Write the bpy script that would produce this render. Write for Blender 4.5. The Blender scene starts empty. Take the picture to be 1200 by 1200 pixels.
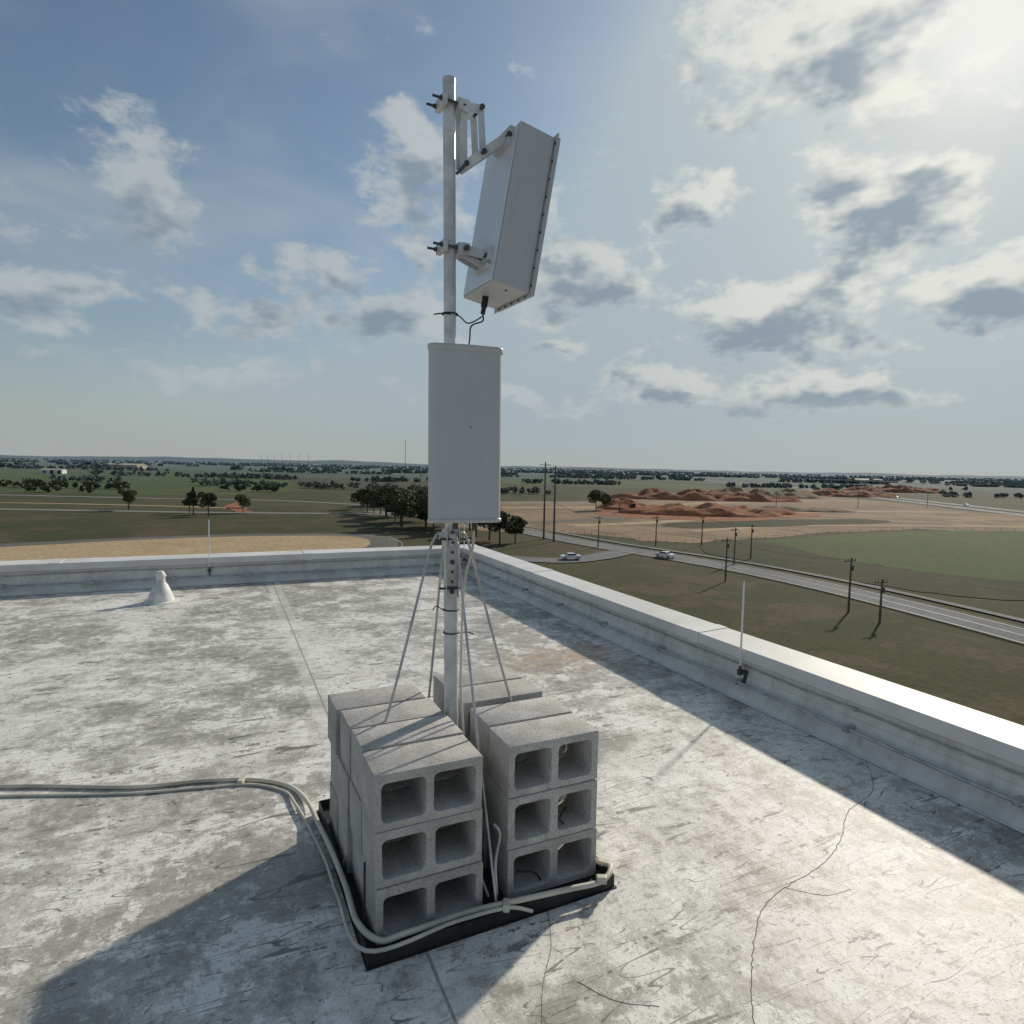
import bpy, bmesh, math, random
import numpy as np
from mathutils import Vector, Matrix
from mathutils import noise as mn
random.seed(7); rng=np.random.default_rng(11)
scene=bpy.context.scene
R=math.radians
# ------------------------------------------------------------------ nodes
class NT:
    def __init__(s,tree): s.t=tree; s.n=tree.nodes; s.l=tree.links
    def _in(s,node,i,v):
        if v is None: return
        if isinstance(v,bpy.types.NodeSocket): s.l.new(v,node.inputs[i])
        else:
            sk=node.inputs[i]
            if hasattr(sk.default_value,'__len__') and not hasattr(v,'__len__'): v=(v,)*len(sk.default_value)
            if hasattr(sk.default_value,'__len__') and len(sk.default_value)==4 and len(v)==3: v=(*v,1)
            sk.default_value=v
    def m(s,op,a,b=None,c=None,clamp=False):
        n=s.n.new('ShaderNodeMath'); n.operation=op; n.use_clamp=clamp
        s._in(n,0,a); s._in(n,1,b); s._in(n,2,c); return n.outputs[0]
    def vm(s,op,a,b=None,c=None,out=0):
        n=s.n.new('ShaderNodeVectorMath'); n.operation=op; s._in(n,0,a); s._in(n,1,b); s._in(n,2,c); return n.outputs[out]
    def noise(s,vec,scale,detail=4,rough=.55,dist=0,out='Fac'):
        n=s.n.new('ShaderNodeTexNoise'); s._in(n,'Vector',vec); n.inputs['Scale'].default_value=scale
        n.inputs['Detail'].default_value=detail; n.inputs['Roughness'].default_value=rough; n.inputs['Distortion'].default_value=dist
        return n.outputs[out]
    def mix(s,f,a,b,blend='MIX'):
        n=s.n.new('ShaderNodeMix'); n.data_type='RGBA'; n.blend_type=blend
        s._in(n,0,f); s._in(n,6,a); s._in(n,7,b); return n.outputs[2]
    def sm(s,x,a,b):
        n=s.n.new('ShaderNodeMapRange'); n.interpolation_type='SMOOTHSTEP'
        s._in(n,0,x); n.inputs[1].default_value=a; n.inputs[2].default_value=b; return n.outputs[0]
    def mapping(s,vec,scale=(1,1,1),rot=(0,0,0),loc=(0,0,0)):
        n=s.n.new('ShaderNodeMapping'); s._in(n,0,vec); n.inputs['Scale'].default_value=scale
        n.inputs['Rotation'].default_value=rot; n.inputs['Location'].default_value=loc; return n.outputs[0]
    def tc(s,o='Object'): 
        return s.n.new('ShaderNodeTexCoord').outputs[o]
    def pos(s): return s.n.new('ShaderNodeNewGeometry').outputs['Position']
    def sep(s,v):
        n=s.n.new('ShaderNodeSeparateXYZ'); s._in(n,0,v); return n.outputs
    def comb(s,x,y,z):
        n=s.n.new('ShaderNodeCombineXYZ'); s._in(n,0,x); s._in(n,1,y); s._in(n,2,z); return n.outputs[0]
    def bump(s,h,strength=.3,dist=.01):
        n=s.n.new('ShaderNodeBump'); s._in(n,'Height',h); n.inputs['Strength'].default_value=strength; n.inputs['Distance'].default_value=dist; return n.outputs[0]
def new_mat(name):
    m=bpy.data.materials.new(name); m.use_nodes=True
    nt=NT(m.node_tree); b=m.node_tree.nodes['Principled BSDF']
    return m,nt,b
def setb(nt,b,color=None,rough=None,metal=None,normal=None,spec=None):
    if color is not None: nt._in(b,'Base Color',color)
    if rough is not None: nt._in(b,'Roughness',rough)
    if metal is not None: nt._in(b,'Metallic',metal)
    if normal is not None: nt._in(b,'Normal',normal)
    if spec is not None: nt._in(b,'Specular IOR Level',spec)
def simple(name,col,rough=.6,metal=0,var=.2,scale=20,bump=0.0,spec=.5,bd=.002):
    m,nt,b=new_mat(name); v=nt.tc()
    n=nt.noise(v,scale*.3,3,.65)
    f=nt.sm(n,.35,.65)
    c=nt.mix(f,tuple(x*(1-var) for x in col),tuple(min(1,x*(1+var)) for x in col))
    setb(nt,b,c,rough,metal,nt.bump(nt.noise(v,scale,2),bump,bd) if bump else None,spec)
    return m
def hazed(nt,col,k=4500.,hz=(.20,.26,.32),mx=.85):  # aerial haze painted into the base colour, growing with distance from the origin
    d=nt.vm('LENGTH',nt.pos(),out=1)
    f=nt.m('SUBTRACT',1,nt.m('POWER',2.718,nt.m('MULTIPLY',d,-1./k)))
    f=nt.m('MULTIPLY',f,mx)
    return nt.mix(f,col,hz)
# ------------------------------------------------------------------ mesh helpers
def link(o,parent=None):
    scene.collection.objects.link(o)
    if parent: o.parent=parent
    return o
def empty(name,loc=(0,0,0),rotz=0):
    e=bpy.data.objects.new(name,None); e.location=loc; e.rotation_euler=(0,0,rotz); e.empty_display_size=.1
    return link(e)
def obj(name,bm,mats,parent=None,smooth=False,bevel=0,autos=None):
    me=bpy.data.meshes.new(name); bmesh.ops.recalc_face_normals(bm,faces=bm.faces[:]) ; bm.to_mesh(me); bm.free()
    if not isinstance(mats,(list,tuple)): mats=[mats]
    for m in mats: me.materials.append(m)
    if smooth: me.polygons.foreach_set('use_smooth',[True]*len(me.polygons))
    o=bpy.data.objects.new(name,me); link(o,parent)
    if bevel:
        md=o.modifiers.new('b','BEVEL'); md.width=bevel; md.segments=2; md.limit_method='ANGLE'
    if smooth:
        try:
            me.set_sharp_from_angle(angle=R(35))
        except Exception: pass
    return o
def box(bm,c,s,M=None,mi=0):
    r=bmesh.ops.create_cube(bm,size=1)
    T=Matrix.Translation(c)@(M if M else Matrix.Identity(4))@Matrix.Diagonal((*s,1))
    bmesh.ops.transform(bm,matrix=T,verts=r['verts'])
    for f in {f for v in r['verts'] for f in v.link_faces}: f.material_index=mi
def frame(z,xh):
    z=Vector(z).normalized(); x=Vector(xh); x=(x-z*x.dot(z)).normalized(); y=z.cross(x)
    return Matrix((x,y,z)).transposed().to_4x4()
def rod(bm,p,q,r,r2=None,seg=16,mi=0):
    p=Vector(p);q=Vector(q);d=q-p
    M=frame(d,(1,0,0) if abs(d.normalized().x)<.9 else (0,1,0))
    rr=bmesh.ops.create_cone(bm,cap_ends=True,segments=seg,radius1=r,radius2=r if r2 is None else r2,depth=d.length)
    bmesh.ops.transform(bm,matrix=Matrix.Translation((p+q)/2)@M,verts=rr['verts'])
    for f in {f for v in rr['verts'] for f in v.link_faces}: f.material_index=mi
def bar(bm,p,q,w,t,nrm,mi=0):
    p=Vector(p);q=Vector(q);d=q-p
    box(bm,(p+q)/2,(t,w,d.length),frame(d,nrm),mi)
def catmull(pts,n=8,closed=False):
    P=[Vector(p) for p in pts]; out=[]; L=len(P)
    rngi=range(L) if closed else range(L-1)
    for i in rngi:
        if closed: a,b,c,d=P[i-1],P[i],P[(i+1)%L],P[(i+2)%L]
        else: a,b,c,d=P[max(i-1,0)],P[i],P[i+1],P[min(i+2,L-1)]
        for k in range(n):
            t=k/n
            out.append(.5*((2*b)+(c-a)*t+(2*a-5*b+4*c-d)*t*t+(3*b-a-3*c+d)*t**3))
    if not closed: out.append(P[-1])
    return out
def tube(bm,pts,r,seg=8,mi=0,taper=None):
    rings=[]; up=Vector((0,0,1)); prev=None
    for i,p in enumerate(pts):
        d=(pts[min(i+1,len(pts)-1)]-pts[max(i-1,0)]).normalized()
        if prev is None: x=d.cross(up if abs(d.z)<.95 else Vector((1,0,0))).normalized()
        else: x=(prev-d*prev.dot(d)).normalized()
        prev=x; y=d.cross(x); rr=r if taper is None else r+(taper-r)*i/(len(pts)-1)
        rings.append([bm.verts.new(p+(x*math.cos(a)+y*math.sin(a))*rr) for a in [2*math.pi*k/seg for k in range(seg)]])
    for a,b in zip(rings,rings[1:]):
        for k in range(seg):
            f=bm.faces.new((a[k],a[(k+1)%seg],b[(k+1)%seg],b[k])); f.material_index=mi; f.smooth=True
    bm.faces.new(rings[0][::-1]); bm.faces.new(rings[-1])
def curve_mesh(outer_list,half,bevel=0,name='c'):
    cu=bpy.data.curves.new(name,'CURVE'); cu.dimensions='2D'; cu.fill_mode='BOTH'; cu.extrude=half-bevel; cu.bevel_depth=bevel; cu.bevel_resolution=1
    cu.offset=-bevel
    for pts in outer_list:
        sp=cu.splines.new('POLY'); sp.points.add(len(pts)-1)
        for k,(x,y) in enumerate(pts): sp.points[k].co=(x,y,0,1)
        sp.use_cyclic_u=True
    o=bpy.data.objects.new(name,cu); scene.collection.objects.link(o)
    dg=bpy.context.evaluated_depsgraph_get(); dg.update()
    me=bpy.data.meshes.new_from_object(o.evaluated_get(dg)); bpy.data.objects.remove(o)
    return me
def rrect(x0,y0,x1,y1,r,n=4):
    out=[]
    for cx,cy,a0 in ((x1-r,y0+r,-90),(x1-r,y1-r,0),(x0+r,y1-r,90),(x0+r,y0+r,180)):
        for k in range(n+1):
            a=R(a0+90*k/n); out.append((cx+r*math.cos(a),cy+r*math.sin(a)))
    return out
# ------------------------------------------------------------------ camera
f=730.;p=math.atan(53/730.);r=0.021;h=1.7
s,c=math.sin(p),math.cos(p)
X=Vector((1,0,0));U=Vector((0,s,c));F=Vector((0,c,-s))
cx=X*math.cos(r)+U*math.sin(r); cy=-X*math.sin(r)+U*math.cos(r)
M=Matrix((cx,cy,-F)).transposed().to_4x4(); M.translation=(0,0,h)
cam=bpy.data.cameras.new('camera'); cam.sensor_width=36; cam.lens=36*f/1200; cam.clip_end=60000; cam.clip_start=.05
co=bpy.data.objects.new('camera',cam); co.matrix_world=M; link(co); scene.camera=co
scene.view_settings.view_transform='Standard'; scene.view_settings.look='None'; scene.view_settings.exposure=0
# ------------------------------------------------------------------ light
SAZ,SEL=R(36),R(29)
sd=Vector((math.cos(SEL)*math.sin(SAZ),math.cos(SEL)*math.cos(SAZ),math.sin(SEL)))
sl=bpy.data.lights.new('sun','SUN'); sl.energy=3.7; sl.angle=R(1.8); sl.color=(1,.91,.77)
so=bpy.data.objects.new('sun',sl); so.rotation_euler=sd.to_track_quat('Z','Y').to_euler(); so.location=(20,30,30); link(so)
# ------------------------------------------------------------------ world
STR=.1
w=bpy.data.worlds.new('World'); scene.world=w; w.use_nodes=True
try:
    w.cycles.sampling_method='MANUAL'; w.cycles.sample_map_resolution=512
except Exception: pass
nt=NT(w.node_tree); bg=w.node_tree.nodes['Background']; bg.inputs[1].default_value=STR
sky=nt.n.new('ShaderNodeTexSky'); sky.sky_type='NISHITA'; sky.sun_disc=False
sky.sun_elevation=SEL; sky.sun_rotation=SAZ; sky.altitude=0; sky.air_density=1.0; sky.dust_density=1.2; sky.ozone_density=1.2
d=nt.vm('NORMALIZE',nt.tc('Generated'))
dx,dy,dz=nt.sep(d)
az=nt.m('MULTIPLY',nt.m('ARCTAN2',dx,dy),57.2958)
el=nt.m('MULTIPLY',nt.m('ARCSINE',dz),57.2958)
dn=nt.mapping(d,scale=(1,1,1.8))
wn=nt.noise(dn,6.5,4,.62,out='Color')
ae=nt.vm('ADD',nt.comb(az,el,0),nt.vm('MULTIPLY',nt.vm('SUBTRACT',wn,(.5,.5,.5)),(12,8.5,0)))
# (azimuth, elevation, half width, half height, density) of the individual clouds
clouds=[(26,32,15,8,.8),(30.5,20,6.5,5.5,1.15),(22.6,12.2,9,4.3,1.25),(14,7.3,6,2.0,1.05),(4.3,10.1,6,1.4,.8),(6.5,16.2,5.5,3.6,1.15),
 (-8.5,23,5.5,6.5,1.05),(14.3,21.7,3.3,2.6,.75),(3.3,21.5,2.4,2.6,.75),(-29.8,20.4,5.2,4.6,.9),(-22.3,12.3,10,2.4,.8),
 (-13,12,8,3,.85),(27,6.2,9,1.6,1.0),(-16,16,3.5,2,.75),(38,13,8,3.4,1.0),(-37,12,8,2.6,.8),(2,6.3,11,1.2,.65),(-25,7.2,11,1.3,.6),(19,23,3,2,.6),
 (75,20,20,8,1),(125,30,30,9,1),(-80,22,20,8,1),(-140,26,26,9,1)]
Mx=None; M2=None
for a,e,ra,re,k in clouds:
    q=nt.vm('LENGTH',nt.vm('MULTIPLY_ADD',ae,(k/ra,k/re,0),(-a*k/ra,-e*k/re,0)),out=1)
    v=nt.m('SUBTRACT',1.25*k,q)
    Mx=v if Mx is None else nt.m('MAXIMUM',Mx,v)
    if abs(a)>40 or k<.7: continue
    e2=e-.36*re; a2=a-.12*ra
    q=nt.vm('LENGTH',nt.vm('MULTIPLY_ADD',ae,(k/ra,k/re*1.1,0),(-a2*k/ra,-e2*k/re*1.1,0)),out=1)
    v=nt.m('SUBTRACT',1.2*k,q)
    M2=v if M2 is None else nt.m('MAXIMUM',M2,v)
Mx=nt.m('MAXIMUM',Mx,-.15)
fb=nt.noise(dn,11,6,.64,.15)
fb2=nt.noise(nt.mapping(dn,loc=(.035,.02,.05)),11,3,.6,.0)
fbc=nt.m('SUBTRACT',fb,.5)
D=nt.m('ADD',nt.m('MULTIPLY',Mx,.72),nt.m('MULTIPLY',fbc,2.0))
D2=nt.m('ADD',nt.m('MULTIPLY',M2,.75),nt.m('MULTIPLY',nt.m('SUBTRACT',fb2,.5),2.4))
alpha=nt.sm(D,.12,.55); core=nt.sm(D2,.20,.92)
dotS=nt.m('MAXIMUM',nt.vm('DOT_PRODUCT',d,tuple(sd),out=1),0)
glow=nt.m('POWER',dotS,8); glow2=nt.m('POWER',dotS,34); glow3=nt.m('POWER',dotS,300)
K=1/STR
bright=nt.mix(glow,tuple(x*K for x in (.44,.48,.50)),tuple(x*K for x in (.88,.88,.79)))
dark=nt.mix(glow,tuple(x*K for x in (.22,.285,.345)),tuple(x*K for x in (.29,.355,.42)))
ccol=nt.mix(core,bright,dark)
veil=nt.sm(nt.noise(nt.mapping(d,scale=(1,1,3)),2.6,3,.55,.5),.33,.8)
base=nt.mix(1.0,sky.outputs[0],(.72,.82,.84),'MULTIPLY')
cap=nt.mix(glow,tuple(x*K for x in (.33,.43,.51)),tuple(x*K for x in (.47,.545,.58)))
base=nt.vm('MINIMUM',base,cap)
base=nt.mix(nt.m('ADD',nt.m('MULTIPLY',veil,.5),.06),base,tuple(x*K for x in (.42,.48,.51)))
hz=nt.m('POWER',nt.m('SUBTRACT',1,nt.m('ABSOLUTE',dz),clamp=True),7)
hcol=nt.mix(glow,tuple(x*K for x in (.385,.415,.415)),tuple(x*K for x in (.53,.55,.51)))
base=nt.mix(nt.m('MULTIPLY',hz,.92),base,hcol)
base=nt.mix(nt.m('MULTIPLY',glow2,.45),base,tuple(x*K for x in (.92,.91,.84)))
fade=nt.sm(el,1.0,8.0)
final=nt.mix(nt.m('MULTIPLY',alpha,nt.m('MULTIPLY',fade,.9)),base,ccol)
final=nt.mix(nt.m('MULTIPLY',glow3,.6),final,tuple(x*K for x in (1.05,1.03,.96)))
nt.l.new(final,bg.inputs[0])
# ------------------------------------------------------------------ materials
m_roof,nt,b=new_mat('roof_membrane'); v=nt.tc()
n1=nt.noise(v,.5,4,.62,.4); n2=nt.noise(v,2.4,8,.76,.2); n3=nt.noise(v,60,3,.8); n4=nt.noise(v,13,5,.78,.1)
mixn=nt.m('ADD',nt.m('MULTIPLY',n1,.65),nt.m('MULTIPLY',n2,.35))
c0=nt.mix(nt.sm(mixn,.43,.54),(.38,.365,.325),(.68,.66,.61))
c0=nt.mix(nt.m('MULTIPLY',nt.sm(n2,.515,.565),.8),c0,(.83,.81,.765))
c0=nt.mix(nt.m('MULTIPLY',nt.sm(n2,.475,.40),.65),c0,(.29,.275,.24))
c0=nt.mix(nt.m('MULTIPLY',nt.sm(n4,.52,.62),.55),c0,(.27,.255,.225))
c0=nt.mix(nt.m('MULTIPLY',nt.sm(n4,.47,.39),.45),c0,(.84,.82,.78))
c0=nt.mix(nt.m('MULTIPLY',nt.sm(n3,.55,.65),.55),c0,(.15,.14,.12))
def scratches(rot,sc,seed,wid,mask,lo,hi):
    vv=nt.mapping(v,scale=sc,rot=(0,0,rot),loc=(seed,seed*.7,0))
    l=nt.m('ABSOLUTE',nt.m('SUBTRACT',nt.noise(vv,1.0,1,.5,0),.5))
    return nt.m('MULTIPLY',nt.sm(l,wid,wid*.3),nt.sm(mask,lo,hi))
sc=nt.m('MAXIMUM',scratches(.3,(.8,7,1),3,.005,n2,.50,.53),scratches(1.9,(.7,8,1),9,.005,n2,.50,.46))
sc=nt.m('MAXIMUM',sc,scratches(2.7,(.9,9,1),17,.006,n4,.47,.53)); sc=nt.m('MAXIMUM',sc,scratches(1.1,(1.2,10,1),23,.006,n2,.50,.47))
sc=nt.m('MAXIMUM',sc,scratches(2.2,(1.6,11,1),29,.007,n2,.50,.54))
c0=nt.mix(nt.m('MULTIPLY',sc,.8),c0,(.12,.11,.095))
x,y,z=nt.sep(v)
wob=nt.m('MULTIPLY',nt.m('SUBTRACT',n4,.5),.012)
sx=nt.m('PINGPONG',nt.m('ADD',x,2.95+30),1.5)
seam=nt.m('MULTIPLY',nt.sm(nt.m('ADD',sx,wob),.008,.003),.65)
lap=nt.m('MULTIPLY',nt.sm(sx,.09,.085),.3)
sy=nt.m('PINGPONG',nt.m('ADD',y,5.05+60),6.0)
seam2=nt.m('MULTIPLY',nt.sm(nt.m('ADD',sy,wob),.007,.003),.45)
c0=nt.mix(lap,c0,(.76,.74,.70)); c0=nt.mix(nt.m('MAXIMUM',seam,seam2),c0,(.13,.13,.11))
dd=nt.vm('LENGTH',nt.mapping(v,scale=(1,2.0,1),loc=(.75,4.75*2.0,0)),out=1)
rs=nt.m('MULTIPLY',nt.sm(dd,1.1,.1),nt.sm(nt.noise(nt.mapping(v,scale=(1,12,1)),1.6,3,.7),.46,.56))
c0=nt.mix(nt.m('MULTIPLY',rs,.8),c0,(.46,.28,.14))
setb(nt,b,c0,nt.m('ADD',.36,nt.m('MULTIPLY',n2,.4)),0,nt.bump(n4,.5,.006),.5)
m_coping=simple('coping_metal',(.64,.635,.61),.55,.0,.10,4,0,.35)
m_wallw,nt,b=new_mat('white_flashing'); v=nt.tc()
n=nt.noise(v,2.5,4,.7); st=nt.noise(nt.mapping(v,scale=(9,9,.8)),1,3,.7)
cc=nt.mix(nt.sm(n,.35,.65),(.55,.54,.505),(.70,.69,.655)); cc=nt.mix(nt.m('MULTIPLY',nt.sm(st,.5,.7),.35),cc,(.35,.34,.30))
setb(nt,b,cc,.6,0,None,.4)
m_ventp=simple('vent_paint',(.66,.65,.61),.6,0,.2,20)
m_bwall=simple('stucco_wall',(.45,.42,.36),.85,0,.08,5)
m_glass=simple('dark_glass',(.03,.04,.05),.08,0,.1,2,0)
m_galv=simple('galvanised_steel',(.42,.43,.44),.38,.55,.2,30)
m_rodm=simple('aluminium_rod',(.72,.73,.73),.4,.2,.1,30)
m_mast=simple('painted_mast',(.55,.56,.56),.4,.15,.16,25)
m_steeld=simple('dark_steel',(.07,.07,.075),.45,.5,.2,60)
m_black=simple('black_rubber',(.016,.016,.017),.6,0,.5,40)
m_cable=simple('beige_conduit',(.56,.53,.44),.5,0,.18,12)
m_white=simple('white_paint',(.68,.68,.66),.4,0,.08,10)
m_crack=simple('crack_sealant',(.17,.16,.14),.8,0,.3,40)
m_rad,nt,b=new_mat('grey_radome'); v=nt.tc()
n=nt.noise(v,3,4,.6); st=nt.noise(nt.mapping(v,scale=(40,40,2.0)),1,2,.6)
cc=nt.mix(n,(.42,.425,.43),(.50,.505,.505)); cc=nt.mix(nt.m('MULTIPLY',nt.sm(st,.5,.8),.2),cc,(.30,.31,.31))
setb(nt,b,cc,.42,0,None,.5)
m_alu,nt,b=new_mat('antenna_back_panel'); v=nt.tc()
n=nt.noise(v,5,3,.6)
setb(nt,b,nt.mix(n,(.60,.64,.68),(.70,.73,.76)),.3,.25,None,.5)
def concrete(name,seed,k):
    m,nt,b=new_mat(name); v=nt.mapping(nt.tc(),loc=(seed,seed*.3,0))
    n1=nt.noise(v,6,4,.7); n2=nt.noise(v,120,3,.78); n3=nt.noise(v,280,2,.7)
    c=nt.mix(nt.sm(n1,.3,.7),tuple(x*k for x in (.37,.355,.33)),tuple(x*k for x in (.53,.51,.48)))
    c=nt.mix(nt.m('MULTIPLY',nt.sm(n2,.51,.65),.65),c,(.17,.165,.15)); c=nt.mix(nt.m('MULTIPLY',nt.sm(n3,.55,.68),.5),c,(.70,.68,.64))
    setb(nt,b,c,.95,0,nt.bump(n2,.6,.004),.2); return m
m_con=[concrete('concrete_block_%d'%i,i*3.7,k) for i,k in enumerate((1.0,1.1,.9))]
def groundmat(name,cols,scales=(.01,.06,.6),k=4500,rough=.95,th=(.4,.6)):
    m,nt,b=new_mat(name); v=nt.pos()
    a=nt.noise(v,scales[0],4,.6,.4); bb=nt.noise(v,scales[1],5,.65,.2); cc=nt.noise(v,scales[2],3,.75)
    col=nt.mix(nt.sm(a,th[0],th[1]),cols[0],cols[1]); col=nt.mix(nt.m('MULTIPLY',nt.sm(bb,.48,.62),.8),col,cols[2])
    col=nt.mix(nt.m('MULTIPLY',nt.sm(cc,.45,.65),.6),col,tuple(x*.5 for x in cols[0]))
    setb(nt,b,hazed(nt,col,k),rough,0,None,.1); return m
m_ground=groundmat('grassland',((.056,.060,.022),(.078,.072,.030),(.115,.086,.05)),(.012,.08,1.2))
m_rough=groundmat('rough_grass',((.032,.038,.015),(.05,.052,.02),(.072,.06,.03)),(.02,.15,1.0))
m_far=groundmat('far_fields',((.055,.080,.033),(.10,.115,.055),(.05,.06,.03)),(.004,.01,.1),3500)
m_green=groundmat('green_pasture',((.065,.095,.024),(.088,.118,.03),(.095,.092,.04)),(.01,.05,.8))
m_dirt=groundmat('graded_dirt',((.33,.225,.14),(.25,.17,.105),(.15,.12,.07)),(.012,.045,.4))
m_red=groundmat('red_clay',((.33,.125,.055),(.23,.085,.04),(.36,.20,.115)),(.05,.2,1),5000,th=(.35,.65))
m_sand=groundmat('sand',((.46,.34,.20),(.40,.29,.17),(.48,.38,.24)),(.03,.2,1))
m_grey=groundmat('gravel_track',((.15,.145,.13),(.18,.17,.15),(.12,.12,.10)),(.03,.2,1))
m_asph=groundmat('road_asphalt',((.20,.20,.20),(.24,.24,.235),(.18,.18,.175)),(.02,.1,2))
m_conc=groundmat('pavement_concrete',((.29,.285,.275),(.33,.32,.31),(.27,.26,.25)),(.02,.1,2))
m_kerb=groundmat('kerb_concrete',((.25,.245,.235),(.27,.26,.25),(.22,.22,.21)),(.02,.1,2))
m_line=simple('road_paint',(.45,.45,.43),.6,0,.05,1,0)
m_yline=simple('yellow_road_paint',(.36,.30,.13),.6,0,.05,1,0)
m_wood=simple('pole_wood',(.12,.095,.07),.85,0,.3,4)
m_hill=groundmat('hazed_hill_forest',((.07,.10,.11),(.08,.11,.115),(.09,.12,.12)),(.002,.006,.05),k=9000)  # base colours already tinted blue to stand in for distant haze
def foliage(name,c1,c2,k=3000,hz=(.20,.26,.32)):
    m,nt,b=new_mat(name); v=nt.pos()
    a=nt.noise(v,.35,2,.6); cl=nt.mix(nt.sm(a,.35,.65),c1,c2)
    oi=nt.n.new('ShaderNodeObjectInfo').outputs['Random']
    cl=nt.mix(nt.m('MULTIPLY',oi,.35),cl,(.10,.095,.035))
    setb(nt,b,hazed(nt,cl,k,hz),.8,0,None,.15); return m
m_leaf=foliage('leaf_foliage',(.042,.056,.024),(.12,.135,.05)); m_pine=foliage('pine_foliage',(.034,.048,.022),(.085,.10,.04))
m_wood_far=foliage('hazed_woodland_foliage',(.10,.12,.07),(.16,.18,.10),1700,(.26,.33,.40))  # far trees: backlit leaves lightened and stronger haze painted into the colour
m_bark=simple('tree_bark',(.09,.07,.05),.9,0,.3,3)
G=-18.3
# ------------------------------------------------------------------ building
PX,PY,A25=-.755,10.09,R(25)
bld=empty('building',(PX,PY,0),A25)
bm=bmesh.new(); LX,LY=-32,-26
vs=[bm.verts.new(q) for q in ((LX,LY,0),(.0,LY,0),(.0,.0,0),(LX,.0,0))]; bm.faces.new(vs); obj('roof',bm,m_roof,bld)
def extrude_profile(bm,prof,axis,a,b2,mi=0):
    def P(o,z,t): return (o,t,z) if axis=='y' else (t,o,z)
    A=[bm.verts.new(P(o,z,a)) for o,z in prof]; B=[bm.verts.new(P(o,z,b2)) for o,z in prof]
    n=len(prof)
    for i in range(n):
        fc=bm.faces.new((A[i],A[(i+1)%n],B[(i+1)%n],B[i])); fc.material_index=mi
    bm.faces.new(A[::-1]); bm.faces.new(B)
wall=[(-.001,-.01),(-.001,.33),(.24,.33),(.24,-.01)]
cant=[(-.13,.004),(-.10,.012),(-.03,.085),(-.004,.17),(-.004,.004)]
cop=[(-.040,.285),(-.047,.29),(-.047,.362),(-.040,.372),(.265,.385),(.275,.375),(.275,.22),(.265,.22),(.265,.35),(-.03,.345),(-.03,.285)]
bm=bmesh.new(); extrude_profile(bm,wall,'y',LY,-.002); extrude_profile(bm,wall,'x',LX,.24); 
obj('parapet_wall',bm,m_wallw,bld)
bm=bmesh.new(); extrude_profile(bm,cant,'y',LY,-.13); extrude_profile(bm,cant,'x',LX,-.002)
obj('base_flashing',bm,m_wallw,bld)
bm=bmesh.new(); extrude_profile(bm,cop,'y',LY,-.055); extrude_profile(bm,cop,'x',LX,.275)
for k in range(1,9):
    for ax in 'xy':
        t=-k*3.05+.6; q=[(-.052,.283),(-.052,.366),(-.043,.377),(.267,.390),(.279,.38),(.279,.219),(.276,.219),(.274,.376),(-.036,.368),(-.049,.36),(-.049,.283)]
        extrude_profile(bm,q,ax,t-.06,t+.06)
obj('coping',bm,m_coping,bld)
bm=bmesh.new()
def wavy(ax,o_,z,a,b2,r_,amp,stp=.46):
    n=int(abs(b2-a)/stp); pts=[]
    for i in range(n+1):
        t=a+(b2-a)*i/n; oo=o_+random.uniform(-amp,amp)*.5; zz=z+random.uniform(-amp,amp)
        pts.append(Vector((oo,t,zz)) if ax=='y' else Vector((t,oo,zz)))
    tube(bm,catmull(pts,4),r_,8)
wavy('y',-.020,.235,LY,-.03,.006,.006); wavy('x',-.020,.235,LX,-.03,.006,.006)
wavy('y',-.078,.118,LY,-.08,.012,.003); wavy('x',-.078,.118,LX,-.08,.012,.003)
for k in range(0,28):
    t=-.5-k*.92
    box(bm,(-.012,t,.235),(.024,.03,.022)); box(bm,(t,-.012,.235),(.03,.024,.022))
    box(bm,(-.05,t,.118),(.09,.035,.034)); box(bm,(t,-.05,.118),(.035,.09,.034))
obj('conductor_cable',bm,m_galv,bld)
bm=bmesh.new()
box(bm,((LX)/2,(LY)/2,(G-.01)/2-.005),(-LX+.46,-LY+.46,-G-.012))
obj('walls',bm,m_bwall,bld)
bm=bmesh.new()
for fl in range(5):
    for k in range(8):
        box(bm,(.235,-2-k*3.1,-2.2-fl*3.5),(.02,1.6,1.5)); box(bm,(-2-k*3.8,.235,-2.2-fl*3.5),(1.8,.02,1.5))
obj('windows',bm,m_glass,bld)
bm=bmesh.new()
LM=Matrix.Translation((PX,PY,0))@Matrix.Rotation(A25,4,'Z'); LMi=LM.inverted()
def crack(pts,r_,jit,n=10):
    P=catmull([Vector(q+(0.0003,)) for q in pts],n)
    P=[LMi@(q+Vector((random.gauss(0,jit),random.gauss(0,jit),0))) for q in P]; tube(bm,P,r_,4)
crack(((2.13,3.58),(1.98,3.25),(1.72,3.02),(1.56,2.78),(1.36,2.58),(1.15,2.44),(1.0,2.30),(.90,2.12),(.84,1.98),(.78,1.81),(.74,1.6)),.0016,.002)
crack(((.17,2.31),(.17,2.1),(.13,1.9),(.12,1.6)),.0012,.001); crack(((.25,1.95),(.36,1.88),(.50,1.86)),.0013,.001); crack(((1.15,2.44),(1.3,2.40),(1.42,2.44)),.0010,.001)
obj('roof_cracks',bm,m_crack,bld)
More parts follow.
